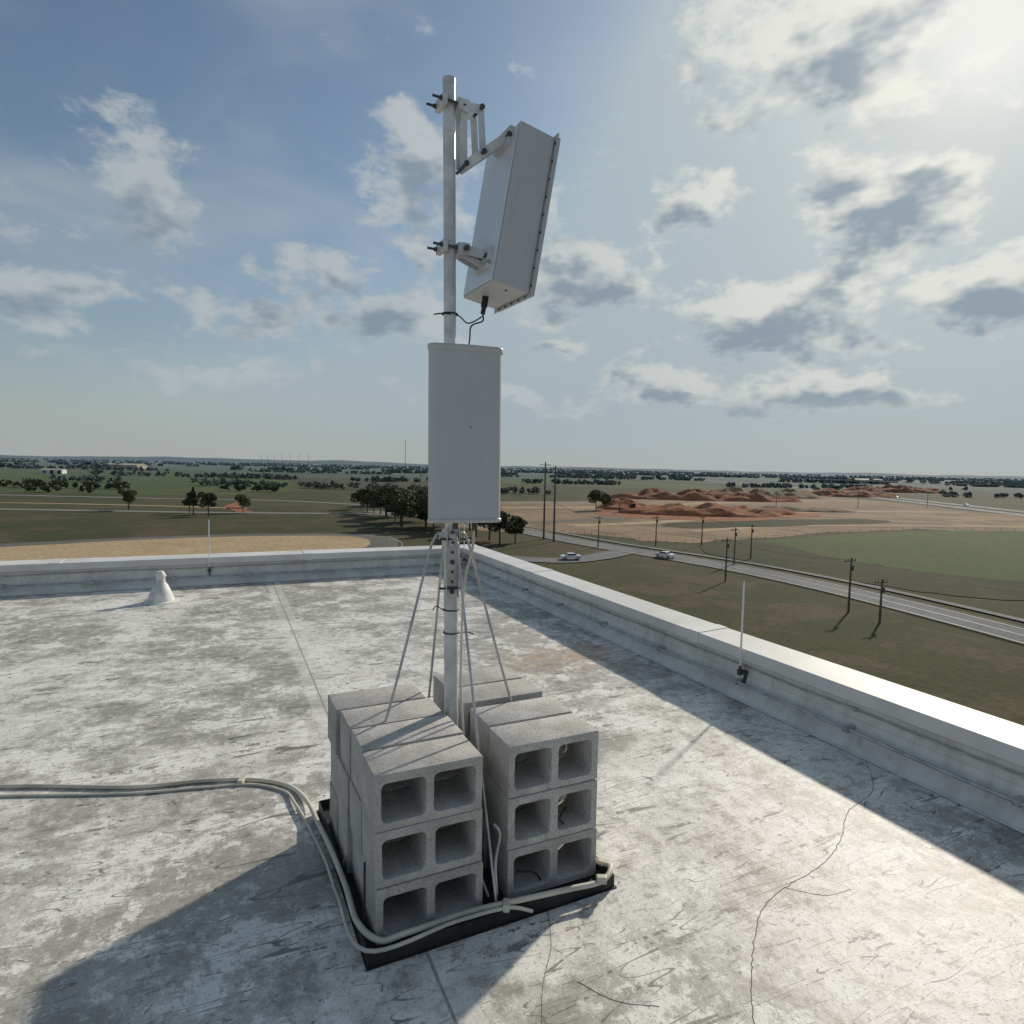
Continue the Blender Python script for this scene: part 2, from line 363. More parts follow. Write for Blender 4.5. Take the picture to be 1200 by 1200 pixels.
def lrod(lx,ly,side):
    e=empty('lightning_rod'); e.matrix_world=LM@Matrix.Translation((lx,ly,0))
    bm=bmesh.new(); rod(bm,(0,0,.22),(0,0,.87),.0075,seg=10); rod(bm,(0,0,.87),(0,0,.90),.0075,.0005,seg=10); obj('rod',bm,m_rodm,e,True)
    bm=bmesh.new(); box(bm,(0,0,.20),(.03,.03,.045)); rod(bm,(0,0,.22),(0,0,.25),.011,seg=8)
    if side=='y': box(bm,(.03,0,.2),(.06,.05,.02)); box(bm,(.055,0,.15),(.02,.016,.10))
    else: box(bm,(0,.03,.2),(.05,.06,.02)); box(bm,(0,.055,.15),(.016,.02,.10))
    obj('base_clamp',bm,m_steeld,e,bevel=.002)
lrod(-.075,-6.05,'y'); lrod(-3.75,-.075,'x'); lrod(-.09,-.2,'y'); lrod(-9.8,-.075,'x'); lrod(-.075,-12.1,'y')
ve=empty('roof_vent',(-4.18,7.36,0))
bm=bmesh.new()
prof=[(.20,.004),(.19,.012),(.145,.02),(.14,.05),(.125,.09),(.075,.205),(.055,.23),(.05,.25),(.046,.30),(.058,.305),(.058,.32),(.03,.37),(.0,.375)]
rings=[[bm.verts.new((rr*math.cos(a),rr*math.sin(a),zz)) for a in [k*math.pi/14 for k in range(28)]] for rr,zz in prof[:-1]]
for a,b2 in zip(rings,rings[1:]):
    for k in range(28): bm.faces.new((a[k],a[(k+1)%28],b2[(k+1)%28],b2[k]))
bm.faces.new(rings[-1]); obj('vent_cone',bm,m_ventp,ve,True)
# ------------------------------------------------------------------ ballast tray, mast
AX,AY,T26=-.44,1.99,R(26)
TM=Matrix.Translation((AX,AY,0))@Matrix.Rotation(T26,4,'Z')
def W(u,v2,z=0): return TM@Vector((u,v2,z))
mount=empty('antenna_mount')
bm=bmesh.new()
u0,u1,v0,v1=-.012,.985,.0,1.05
box(bm,((u0+u1)/2,(v0+v1)/2,.010),(u1-u0-.01,v1-v0-.01,.012))
for (c1,s1) in (((u0,(v0+v1)/2,.028),(.006,v1-v0,.052)),((u1,(v0+v1)/2,.028),(.006,v1-v0,.052)),(((u0+u1)/2,v0,.028),(u1-u0-.008,.006,.052)),(((u0+u1)/2,v1,.028),(u1-u0-.008,.006,.052))): box(bm,c1,s1)
box(bm,((u0+u1)/2,(v0+v1)/2,.0025),(u1-u0+.02,v1-v0+.02,.003))
o=obj('ballast_tray',bm,m_black,mount); o.matrix_local=TM
mb=Vector((-.237,2.655,.02)); mt=Vector((-.293,2.655,3.265))
def mz(z): t=(z-mb.z)/(mt.z-mb.z); return mb.lerp(mt,t)
bm=bmesh.new(); rod(bm,mz(1.35),mt,.0255,seg=28); rod(bm,mz(3.245),mz(3.268),.0268,seg=28)
obj('mast_tube',bm,m_mast,mount,True)
bm=bmesh.new(); rod(bm,mb,mz(1.43),.0305,seg=28); rod(bm,mz(1.36),mz(1.425),.038,seg=28); rod(bm,mz(.03),mz(.08),.045,seg=28)
obj('mast_sleeve',bm,m_mast,mount,True)
bm=bmesh.new()
cc=mz(1.40)
eu=Vector((math.cos(T26),math.sin(T26),0)); ev=Vector((-math.sin(T26),math.cos(T26),0))
for dvec,ln in ((-eu,.48),(eu,.48),(-ev,.49),(ev,.49)):
    foot=Vector((mb.x,mb.y,.03))+dvec*ln
    pts=catmull([cc+dvec*.03,cc+dvec*.055+Vector((0,0,.012)),cc+dvec*.078-Vector((0,0,.02)),cc+dvec*.10-Vector((0,0,.09)),cc.lerp(foot,.5)+dvec*.025,foot],6)
    tube(bm,pts,.0056,10)
    box(bm,cc+dvec*.035,(.03,.03,.03))
obj('struts',bm,m_galv,mount)
bm=bmesh.new()
bc=mz(1.29)+Vector((.012,-.042,0))
MR=Matrix.Rotation(R(12),4,'Z')
for sx2 in (-.026,.026):
    box(bm,bc+MR@Vector((sx2,.0,0)),(.004,.028,.30),MR)
box(bm,bc+MR@Vector((0,.012,0)),(.048,.004,.30),MR)
for k in range(7):
    rod(bm,bc+MR@Vector((0,.009,-.125+k*.042)),bc+MR@Vector((0,-.004,-.125+k*.042)),.006 if k%3 else .010,seg=8,mi=1)
for k in (-.11,.10):
    rod(bm,bc+MR@Vector((-.055,.0,k)),bc+MR@Vector((.05,.0,k)),.005,seg=8,mi=1)
obj('perforated_bracket',bm,[m_galv,m_steeld],mount)
bm=bmesh.new()
for z in (1.08,.98,2.33):
    cz=mz(z); tube(bm,[cz+Vector((math.cos(a)*.033,math.sin(a)*.033,0)) for a in [k*math.pi/10 for k in range(21)]],.003,6)
tube(bm,catmull([mz(1.08)+Vector((-.03,-.02,.0)),mz(1.08)+Vector((-.06,-.03,.02)),mz(1.08)+Vector((-.075,-.03,.0))],5),.0025,6)
tube(bm,catmull([mz(.98)+Vector((.03,-.02,.0)),mz(.98)+Vector((.07,-.03,.01)),mz(.98)+Vector((.10,-.03,.0))],5),.0025,6)
obj('cable_ties',bm,m_black,mount)
# ------------------------------------------------------------------ concrete blocks
BW,BH,BD=.405,.203,.2
def block_mesh(i):
    t=.029; jit=lambda: random.uniform(-.003,.003)
    o_=rrect(0,0,BW,BH,.004,2)
    h1=rrect(t+jit(),t+jit(),BW/2-t*.55+jit(),BH-t*1.1+jit(),.02,4)
    h2=rrect(BW/2+t*.55+jit(),t+jit(),BW-t+jit(),BH-t*1.1+jit(),.02,4)
    me=curve_mesh([o_,h1,h2],BD/2,.0025,'blk')
    me.transform(Matrix.Translation((0,BD/2,0))@Matrix.Rotation(R(90),4,'X'))
    me.materials.clear(); me.materials.append(m_con[i%3]); me.name='concrete_block_mesh'
    # chipped, uneven arrises
    for vv in me.vertices:
        nz=mn.noise(vv.co*35+Vector((i*7,0,0)))*.0022
        vv.co.x+=nz; vv.co.z+=mn.noise(vv.co*30+Vector((0,i*5,0)))*.0015
    return me
bmeshes=[block_mesh(i) for i in range(6)]
def put_block(u,v2,z):
    o=bpy.data.objects.new('concrete_block',bmeshes[random.randrange(6)]); link(o)
    o.matrix_world=TM@Matrix.Translation((u+random.uniform(-.008,.008),v2+random.uniform(-.004,.004),z))@Matrix.Rotation(R(random.uniform(-1.0,1.0)),4,'Z')
for row in range(4):
    for lay in range(3):
        put_block(.024+(0,.0,-.004,-.012)[row],.065+row*.2145,.0165+lay*.2065)
        put_block(.545+(0,-.004,.0,.004)[row],.085+row*.213+(.0,.0,.055,.055)[row],.0165+lay*.2065)
# ------------------------------------------------------------------ lower panel antenna
pa=empty('panel_antenna',(-.194,2.50,1.474),R(17.5)); pa.rotation_euler=(R(-1.0),R(-.3),R(17.5))
def plan(off=0):
    Wf,Wb,Df,Db=.147+off,.127+off,-.055-off,.065+off
    pts=[]; rr=.034
    for a in range(0,9):
        t=R(180+a*11.25); pts.append((-Wf+rr+rr*math.cos(t),Df+.006+rr+rr*math.sin(t)))
    for q in (-.06,0,.06): pts.append((q,Df-.003+abs(q)*.06))
    for a in range(0,9):
        t=R(270+a*11.25); pts.append((Wf-rr+rr*math.cos(t),Df+.006+rr+rr*math.sin(t)))
    pts+= [(Wb,Db-.01),(Wb-.01,Db),(-Wb+.01,Db),(-Wb,Db-.01)]
    return pts
def prism(bm,pl,z0,z1,inset=0,mi=0):
    A=[bm.verts.new((x,y,z0)) for x,y in pl]; B=[bm.verts.new((x,y,z1)) for x,y in pl]; n=len(pl)
    for i in range(n): bm.faces.new((A[i],A[(i+1)%n],B[(i+1)%n],B[i])).material_index=mi
    bm.faces.new(A[::-1]).material_index=mi; bm.faces.new(B).material_index=mi
bm=bmesh.new(); prism(bm,plan(0),.016,.675); obj('radome',bm,m_rad,pa,True)
bm=bmesh.new(); prism(bm,plan(.005),.670,.695); prism(bm,plan(.004),.0,.018); obj('end_caps',bm,m_rad,pa,True,bevel=.006)
bm=bmesh.new()
for q in (-.10,0,.10): rod(bm,(q,-.03,-.004),(q,-.03,.002),.006,seg=8)
rod(bm,(.05,.02,-.035),(.05,.02,.0),.012,seg=12); rod(bm,(-.03,.02,-.03),(-.03,.02,.0),.012,seg=12)
rod(bm,(.012,-.0615,.375),(.012,-.0555,.375),.0025,seg=8)
obj('connectors',bm,m_steeld,pa)
bm=bmesh.new()
for z in (.12,.56):
    box(bm,(0,.085,z),(.10,.045,.05)); box(bm,(-.02,.12,z),(.09,.03,.045)); box(bm,(-.02,.20,z),(.11,.02,.045))
    rod(bm,(-.062,.10,z),(-.062,.24,z),.005,seg=8); rod(bm,(.022,.10,z),(.022,.24,z),.005,seg=8)
obj('mounting_brackets',bm,m_galv,pa)
bm=bmesh.new()
tube(bm,catmull([Vector((-.155,2.53,1.44)),Vector((-.16,2.54,1.36)),Vector((-.195,2.60,1.2)),Vector((-.205,2.62,.9)),Vector((-.20,2.60,.7)),Vector((-.17,2.50,.5)),Vector((-.13,2.38,.2)),Vector((-.06,2.28,.05))],8),.0055,8)
obj('feeder_cable',bm,m_cable,mount)
# ------------------------------------------------------------------ upper tilted panel antenna
ua=empty('panel_antenna')
nA=R(62); nh=Vector((math.sin(nA),math.cos(nA),0)); wv=Vector((-math.cos(nA),math.sin(nA),0)); tl=R(9.5)
up=Vector((0,0,1))*math.cos(tl)+nh*math.sin(tl); nn=nh*math.cos(tl)-Vector((0,0,1))*math.sin(tl)
P0=Vector((-.092,2.55,2.44))
UM=Matrix((wv,nn,up)).transposed().to_4x4(); UM.translation=P0
L,Wd,Dp=.655,.31,.165
bm=bmesh.new()
box(bm,(Wd/2,Dp/2,L/2),(Wd,Dp,L)); o=obj('housing',bm,m_rad,ua,bevel=.006); o.matrix_local=UM
bm=bmesh.new()
box(bm,(Wd/2,Dp+.004,L/2),(Wd+.036,.006,L+.03)); box(bm,(Wd/2,Dp+.016,L/2),(Wd+.01,.016,L+.01))
o=obj('front_radome',bm,m_rad,ua,bevel=.003); o.matrix_local=UM
bm=bmesh.new(); box(bm,(Wd/2,-.003,L/2),(Wd-.02,.004,L-.02)); o=obj('back_plate',bm,m_alu,ua,bevel=.0015); o.matrix_local=UM
bm=bmesh.new()
for i in range(9):
    z=.03+i*(L-.06)/8
    for x in (-.010,Wd+.010): rod(bm,(x,Dp-.004,z),(x,Dp+.001,z),.0045,seg=6)
for i in range(5): 
    rod(bm,(.03+i*.06,Dp-.004,-.009),(.03+i*.06,Dp+.001,-.009),.0045,seg=6)
for x in (.05,Wd-.05):
    rod(bm,(x,Dp*.5,-.003),(x,Dp*.5,.001),.006,seg=6)
o=obj('screws',bm,m_steeld,ua); o.matrix_local=UM
bm=bmesh.new(); rod(bm,(.20,.06,-.045),(.20,.06,.0),.014,seg=14); rod(bm,(.20,.06,-.075),(.20,.06,-.045),.010,seg=12)
o=obj('connector',bm,m_black,ua); o.matrix_local=UM
cp=UM@Vector((.20,.06,-.075))
bm=bmesh.new(); tube(bm,catmull([cp,cp-Vector((0,0,.03)),Vector((-.185,2.64,2.28)),Vector((-.19,2.62,2.22)),Vector((-.20,2.58,2.12))],8),.0035,8)
tube(bm,catmull([cp-Vector((0,0,.01)),Vector((-.20,2.68,2.30)),Vector((-.24,2.66,2.325)),Vector((-.29,2.62,2.325)),Vector((-.34,2.62,2.32))],8),.003,8)
obj('jumper_cable',bm,m_black,ua)
bm=bmesh.new()
def clampset(z):
    c1=mz(z); Mz=frame((0,0,1),nh)
    box(bm,c1+nh*.034,(.022,.085,.042),Mz); box(bm,c1-nh*.034,(.022,.085,.042),Mz)
    box(bm,c1+nh*.06,(.035,.075,.05),Mz)
    for sg in (-1,1):
        rod(bm,c1-nh*.085+wv*.034*sg,c1+nh*.06+wv*.034*sg,.0055,seg=8,mi=1)
        rod(bm,c1-nh*.055+wv*.034*sg,c1-nh*.045+wv*.034*sg,.010,seg=6,mi=1)
def joint(q): 
    rod(bm,q-wv*.052,q+wv*.052,.007,seg=8,mi=1); rod(bm,q-wv*.058,q-wv*.048,.012,seg=6,mi=1)
for z in (3.165,2.595): clampset(z)
for sg in (-1,1):
    off=wv*.030*sg
    a=mz(3.165)+nh*.055; b1=mz(3.165)+nh*.125+Vector((0,0,.005)); e1=mz(2.93)+nh*.055; 
    pb=UM@Vector((.10,-.02,.61)); mid=e1.lerp(pb,.42)
    bar(bm,a+off,b1+off,.036,.005,wv)
    bar(bm,b1+off*1.2,mid+off*1.2,.030,.005,wv)
    bar(bm,a+off*.8,e1+off*.8,.030,.005,wv)
    bar(bm,e1+off,pb+off,.034,.005,wv)
    a2=mz(2.595)+nh*.055; pb2=UM@Vector((.12,-.02,.115))
    bar(bm,a2+off,pb2+off+Vector((0,0,.01)),.040,.005,wv)
    bar(bm,a2+off*.8+Vector((0,0,-.02)),pb2+off*.8+Vector((0,0,-.035)),.028,.005,wv)
for q in (b1,e1,mid,pb,pb2,a2): joint(q)
for z in (.61,.115,.08):
    q=UM@Vector((.11,-.012,z)); box(bm,q,(.13,.022,.075 if z!=.08 else .03),UM.to_3x3().to_4x4())
obj('mounting_brackets',bm,[m_mast,m_steeld],ua,bevel=.0015)
# ------------------------------------------------------------------ flexible conduit on the roof
hose=empty('cable_conduit')
bm=bmesh.new()
rr=.011
pts=[Vector((-9,2.6,rr)),Vector((-6,2.75,rr)),Vector((-4,2.93,rr)),Vector((-2.6,3.08,rr)),Vector((-1.95,3.10,rr)),Vector((-1.6,3.18,rr)),Vector((-1.35,3.20,rr)),Vector((-1.15,3.15,rr)),
 Vector((-1.0,3.00,.02)),W(-.045,.86,.05),W(-.03,.62,.064),W(-.02,.35,.066),W(-.02,.15,.066),W(.03,.03,.066),W(.12,.024,.066),W(.35,.03,.066),W(.5,.014,.068),W(.75,-.01,.064),W(.91,-.02,.06),W(.99,.03,.066),W(.985,.10,.045),W(.96,.2,.04)]
tube(bm,catmull(pts,8),rr,10)
pts2=[q+Vector((.0,-.03,0)) for q in pts[:8]]+[Vector((-1.05,2.98,.015)),W(-.075,.86,.02),W(-.055,.6,.03),W(-.05,.35,.035),W(-.02,.01,.06),W(.3,.005,.066),W(.5,-.006,.064),W(.6,-.02,.03)]
for i in range(8): pts2[i].z=.007; pts2[i].y-=(7-i)*.010+(.02 if i%2 else 0)
tube(bm,catmull(pts2,8),.007,8)
obj('conduit',bm,m_cable,hose)
bm=bmesh.new(); box(bm,(-1.40,3.185,.014),(.03,.06,.025)); box(bm,W(.5,.0,.07),(.025,.045,.028)); box(bm,W(.91,-.02,.068),(.04,.028,.028))
obj('couplings',bm,m_cable,hose,bevel=.004)
bm=bmesh.new()
tube(bm,catmull([W(.47,.06,.36),W(.485,.045,.34),W(.49,.05,.30),W(.48,.06,.2),W(.485,.05,.08)],6),.006,8)
obj('hook_rod',bm,m_galv,hose)
bm=bmesh.new()
tube(bm,catmull([W(.80,.10,.26),W(.77,.08,.30),W(.80,.085,.335),W(.82,.12,.30)],6),.005,8)
tube(bm,catmull([W(.60,.12,.10),W(.66,.09,.10),W(.70,.10,.05)],6),.004,8)
tube(bm,catmull([W(-.0,.12,.30),W(-.005,.10,.2),W(.0,.12,.09)],6),.004,8)
obj('loose_cable',bm,m_black,hose)
# ------------------------------------------------------------------ ground sheets
def disc(name,rad,z,mat):
    bm=bmesh.new(); bmesh.ops.create_circle(bm,cap_ends=True,segments=96,radius=rad); bmesh.ops.translate(bm,vec=(0,0,z),verts=bm.verts); return obj(name,bm,mat)
disc('ground',30000,G,m_ground)
def patch(name,pts,z,mat,sm=True,jit=0,n=6):
    P=[Vector((x,y,0)) for x,y in pts]
    if sm: P=catmull(P,n,True)
    bm=bmesh.new(); vs=[bm.verts.new((q.x+random.gauss(0,jit),q.y+random.gauss(0,jit),G+z)) for q in P]
    fc=bm.faces.new(vs); bmesh.ops.triangulate(bm,faces=[fc]); 
    o=obj(name,bm,mat); return o
def ribbon(name,pts,w,z,mat,off=0,dash=0):
    P=catmull([Vector((x,y,0)) for x,y in pts],14); bm=bmesh.new(); prev=None
    for i,q in enumerate(P):
        d=(P[min(i+1,len(P)-1)]-P[max(i-1,0)]).normalized(); nrm=Vector((-d.y,d.x,0))
        a=bm.verts.new(q+nrm*(off+w/2)+Vector((0,0,G+z))); b2=bm.verts.new(q+nrm*(off-w/2)+Vector((0,0,G+z)))
        if prev and not(dash and i%2): bm.faces.new((prev[0],prev[1],b2,a))
        prev=(a,b2)
    return obj(name,bm,mat)
patch('field',[(-2500,900),(-600,760),(-100,840),(300,760),(2500,900),(4000,6000),(0,9000),(-4000,6000)],.03,m_far,False)
patch('pasture',[(-700,330),(-420,330),(-215,345),(-150,430),(-300,760),(-560,1000),(-900,900)],.07,m_green,True,2)
patch('pasture',[(71,178),(100,197),(138,220),(230,240),(300,250),(240,150),(150,125),(96,118),(84,130),(75,150)],.07,m_green,True,.5)
patch('pasture',[(-14,760),(150,640),(300,700),(330,900),(200,1100),(0,1000)],.07,m_green,True,3)
patch('construction_site',[(-30,335),(51,385),(110,500),(207,600),(262,560),(280,450),(262,350),(300,329),(420,300),(380,190),(250,205),(184,222),(142,228),(79,189),(47,171),(21,190),(-20,205)],.06,m_dirt,True,1.5)
patch('rough_grass',[(57,126),(66,112),(80,100),(100,104),(98,116),(84,130),(76,150),(71,176),(52,166),(48,150)],.10,m_rough,True,.4)
patch('sand_field',[(-130,118),(-105,141),(-93,152),(-72,164),(-50,169.5),(-40,166),(-35,153),(-38,138),(-52,127),(-72,115),(-100,100)],.12,m_sand,True,.2,8)
patch('gravel_track',[(-140,122),(-110,146),(-95,158),(-72,170),(-47,176),(-34,171),(-28,153),(-31,134),(-50,119),(-70,105),(-100,90)],.08,m_grey,True,.15,8)
ribbon('kerb',[(-34,172),(-27,153),(-30,133),(-50,117.5)],.5,.10,m_kerb)
road=[(-60,262),(-30,232),(-3,204),(10,182),(22,162),(33,147),(45,130),(54,112),(60,95),(65,76),(70,50),(72,0)]
ribbon('road',road,8.0,.12,m_asph)
ribbon('road_marking',road,.14,.16,m_yline); ribbon('road_marking',road,.10,.16,m_line,3.6); ribbon('road_marking',road,.10,.16,m_line,-3.6)
ribbon('pavement',road,1.8,.2,m_kerb,8.5); ribbon('kerb',road,.25,.22,m_kerb,4.3); ribbon('kerb',road,.25,.22,m_kerb,-4.3)
br=[(29,152),(24,145),(18,138),(10,133),(-4,136),(-20,141)]
ribbon('road',br,6.5,.135,m_asph); ribbon('kerb',br,.25,.24,m_kerb,3.4); ribbon('kerb',br,.25,.24,m_kerb,-3.4)
hw=[(400,1500),(388,1082),(352,716),(316,513),(284,345),(262,240),(250,150)]
ribbon('highway',hw,12,.14,m_conc,10); ribbon('highway',hw,12,.14,m_conc,-10)
ribbon('highway_marking',hw,.3,.18,m_line,10,1); ribbon('highway_marking',hw,.3,.18,m_line,-10,1)
fr=[(-400,225),(-144,236),(-100,241),(-54,246),(-30,232)]
ribbon('road',fr,6,.12,m_kerb)
ribbon('road',[(-600,330),(-200,318),(-125,322),(-60,300),(-30,332),(60,385),(200,640)],6,.11,m_kerb)
ribbon('dirt_path',[(-131,305),(-124,275),(-112,255),(-104,243)],6,.10,m_red)
ribbon('dirt_path',[(-300,262),(-180,268),(-112,262)],4,.10,m_sand)
ribbon('dirt_path',[(20,215),(60,240),(110,290),(180,330),(250,345)],7,.10,m_sand); ribbon('dirt_path',[(-5,300),(60,330),(140,400),(230,450)],9,.10,m_sand)
ribbon('dirt_path',[(10,225),(50,255),(80,262),(130,262),(180,255)],6,.09,m_grey); ribbon('dirt_path',[(60,205),(110,235),(190,250),(260,262)],5,.09,m_sand)
patch('topsoil_strip',[(60,215),(110,235),(160,262),(150,275),(100,255),(60,235)],.10,m_rough,True,1)
def mound(name,cx_,cy_,rx,ry,hh,seed,mat):
    bm=bmesh.new(); N=48
    g=[[None]*(N+1) for _ in range(N+1)]
    for i in range(N+1):
        for j in range(N+1):
            a=i/N*2-1;b3=j/N*2-1; rr_=math.sqrt(a*a+b3*b3)
            nz=mn.fractal(Vector((a*rx/14+seed,b3*ry/14,seed)),1.1,2,4)
            e=max(0,1-rr_*rr_); zz=hh*(e**.5)*max(0,.6+.6*nz)
            g[i][j]=bm.verts.new((cx_+a*rx,cy_+b3*ry,G-.3+zz))
    for i in range(N):
        for j in range(N): bm.faces.new((g[i][j],g[i+1][j],g[i+1][j+1],g[i][j+1]))
    return obj(name,bm,mat,None,True)
patch('red_clay_pad',[(40,262),(85,248),(118,270),(150,300),(120,335),(85,330),(48,310)],.13,m_red,True,1)
mound('dirt_mound',86,285,38,15,6.5,3,m_red); mound('dirt_mound',60,312,18,12,6.5,8,m_red); mound('dirt_mound',130,430,70,18,9,12,m_red)
mound('dirt_mound',150,330,35,12,3,17,m_dirt); mound('dirt_mound',112,300,26,12,4.5,51,m_red)
mound('dirt_mound',190,500,60,25,9,21,m_dirt); mound('dirt_mound',300,560,50,25,8,31,m_red); mound('dirt_mound',440,720,60,25,10,41,m_red)
bm=bmesh.new(); prev=None
for i in range(721):
    a=2*math.pi*i/720; prevs=[]
    for rad,hk in ((9000,0),(9500,1),(11000,1.0)):
        hh=(34+26*mn.fractal(Vector((math.cos(a)*6,math.sin(a)*6,3)),1,2,6)+4*mn.noise(Vector((math.cos(a)*90,math.sin(a)*90,1)))+(16 if math.sin(a)>0 and math.cos(a)<-.1 else 0)*min(1,max(0,-math.cos(a)-.1)*3))*hk
        prevs.append(bm.verts.new((rad*math.cos(a),rad*math.sin(a),G-1+hh)))
    if prev:
        for k2 in range(2): bm.faces.new((prev[k2],prevs[k2],prevs[k2+1],prev[k2+1]))
    prev=prevs
obj('hills',bm,m_hill,None,True)
# ------------------------------------------------------------------ trees
def leaf_arrays(centres,sizes):
    n=len(centres); d1=rng.normal(size=(n,3)); d1/=np.linalg.norm(d1,axis=1)[:,None]
    d2=rng.normal(size=(n,3)); d2-=d1*(d1*d2).sum(1)[:,None]; d2/=np.linalg.norm(d2,axis=1)[:,None]
    s_=sizes[:,None]; V=np.stack([centres-d1*s_-d2*s_*.6,centres+d1*s_-d2*s_*.6,centres+d1*s_*.8+d2*s_*.7,centres-d1*s_*.7+d2*s_*.6],1)
    return V.reshape(-1,3)
def crown_points(hgt,cr,n,kind):
    if kind=='pine':
        z=rng.uniform(.32,1,n)**.9; rr_=cr*(1.05-z)*rng.uniform(.3,1.0,n)*(1+.35*np.sin(z*26)); a=rng.uniform(0,6.283,n)
        return np.stack([rr_*np.cos(a),rr_*np.sin(a),z*hgt],1)
    nc=rng.integers(9,15); cl=[]
    for _ in range(nc):
        a=rng.uniform(0,6.283); q=rng.uniform(.1,.72)*cr; zc=rng.uniform(.38,.84); k_=1-.5*abs(zc-.55)
        cl.append((q*math.cos(a)*k_,q*math.sin(a)*k_,zc*hgt,cr*rng.uniform(.22,.42)))
    cl=np.array(cl); ix=rng.integers(0,nc,n); dd_=rng.normal(size=(n,3)); dd_/=np.linalg.norm(dd_,axis=1)[:,None]
    rad=cl[ix,3]*rng.uniform(.45,1.05,n)**.5
    pt=cl[ix,:3]+dd_*rad[:,None]*np.array([1,1,.8]); pt[:,2]=np.maximum(pt[:,2],.12*hgt); return pt
def quads_mesh(name,V,mat):
    n=len(V)//4; me=bpy.data.meshes.new(name); me.vertices.add(len(V)); me.vertices.foreach_set('co',V.astype(np.float32).ravel())
    me.loops.add(n*4); me.loops.foreach_set('vertex_index',np.arange(n*4,dtype=np.int32)); me.polygons.add(n)
    me.polygons.foreach_set('loop_start',np.arange(0,n*4,4,dtype=np.int32)); me.materials.append(mat); me.update(calc_edges=True); return me
variants=[]
for i in range(5):
    kind='pine' if i>=3 else 'oak'; hgt=11.; cr=4.8 if kind=='oak' else 3.0
    V=leaf_arrays(crown_points(hgt,cr,2200,kind),rng.uniform(.16,.38,2200))
    lm=quads_mesh('foliage',V,m_leaf if kind=='oak' else m_pine)
    bm=bmesh.new(); rod(bm,(0,0,-.2),(.1,0,hgt*.45),.24,.15,10); rod(bm,(.1,0,hgt*.45),(0,.1,hgt*.9),.15,.04,8)
    for q in range(8):
        a=q*.8; z=hgt*(.28+.06*q); ln=cr*(.7 if kind=='oak' else .45); rod(bm,(.05,0,z),(math.cos(a)*ln,math.sin(a)*ln,z+hgt*(.2 if kind=='oak' else .03)),.09,.02,6)
    tm=bpy.data.meshes.new('trunk'); bm.to_mesh(tm); bm.free(); tm.materials.append(m_bark); variants.append((kind,lm,tm))
def tree(x,y,hh,kind=None,wd=1):
    cs=[q for q in variants if kind is None or q[0]==kind]; kd,lm,tm=random.choice(cs)
    e=empty('oak_tree' if kd=='oak' else 'pine_tree',(x,y,G),random.uniform(0,6)); s_=hh/11.; e.scale=(s_*wd,s_*wd,s_)
    for nm,me in (('foliage',lm),('trunk',tm)): link(bpy.data.objects.new(nm,me),e)
for x,y,hh in ((-34,192,12),(-28,202,12),(-38,212,13),(-46,228,13),(-31,222,12),(-52,246,12),(-60,258,11),(-22,205,12),(-13,192,12),(-3,160,9.5),(-6,168,11),(-10,176,11),(1,163,8),(-17,184,11),(-42,240,12),(-66,272,10),(-24,190,11),(-27,196,9),(-36,201,10),(-41,218,9),(-48,236,9),(-56,252,9),(-20,196,9)): tree(x,y,hh,'oak',1.25)
tree(40,296,11,'oak',1.25); tree(45,301,9,'oak')
for x,y,hh in ((-122,235,9),(-117,228,10),(-113,231,8),(-109,223,9.5),(-104,240,8),(-148,240,9),(-152,246,8)): tree(x,y,hh,'pine' if random.random()<.5 else 'oak')
def mass(name,lines,mat=None,q=110,hmin=7,hmax=12,ls=(.4,.9),gate=-.12,wf=1):
    Vs=[]
    for (x0,y0,x1,y1,wd,n) in lines:
        for _ in range(n):
            t=random.random(); x_=x0+(x1-x0)*t+random.gauss(0,wd*.5); y_=y0+(y1-y0)*t+random.gauss(0,wd*.5)
            if mn.noise(Vector((x_*.008,y_*.008,5)))<gate: continue
            hh=random.uniform(hmin,hmax); cr=hh*random.uniform(.4,.65)*wf
            pt=crown_points(hh,cr,q,'oak' if random.random()<.85 else 'pine'); pt[:,2]=np.maximum(pt[:,2]-hh*.15,.2); pt[:,0]+=x_; pt[:,1]+=y_; pt[:,2]+=G
            Vs.append(leaf_arrays(pt,rng.uniform(ls[0],ls[1],q)))
    o=bpy.data.objects.new(name,quads_mesh(name,np.concatenate(Vs),mat or m_leaf)); link(o)
mass('tree_line',[(-330,400,-150,410,8,60),(-110,330,-50,285,14,60),(-270,352,-180,365,6,20),(-150,300,-100,330,8,16)],q=120,hmin=4,hmax=8)
mass('tree_line',[(-420,520,-60,470,14,120),(-90,420,20,470,14,60),(300,640,460,660,10,24),(-600,420,-420,450,12,60)],m_wood_far,q=90,hmin=4,hmax=8,wf=1.2)
mass('tree_line',[(-900,800,-100,700,16,200),(-100,760,450,820,16,180),(-1300,900,-600,1100,30,180),(500,900,1300,800,30,160),(-500,1200,400,1250,30,260),(420,600,900,560,14,80)],m_wood_far,q=45,ls=(.9,1.8),hmin=4,hmax=8,gate=-.05,wf=1.5)
far=[]
for dist,nn_ in ((1600,560),(2100,560),(2700,600),(3500,640),(4600,700),(6000,760)):
    for kk in range(4):
        a0=-55+kk*28+random.uniform(-6,6); a1=a0+random.uniform(22,36); dd_=dist*random.uniform(.9,1.1)
        far.append((dd_*math.sin(R(a0)),dd_*math.cos(R(a0)),dd_*math.sin(R(a1)),dd_*math.cos(R(a1)),dist*.02,nn_//4))
mass('tree_line',far,m_wood_far,q=20,ls=(2.5,5),hmin=6,hmax=11,gate=-.2,wf=2.2)
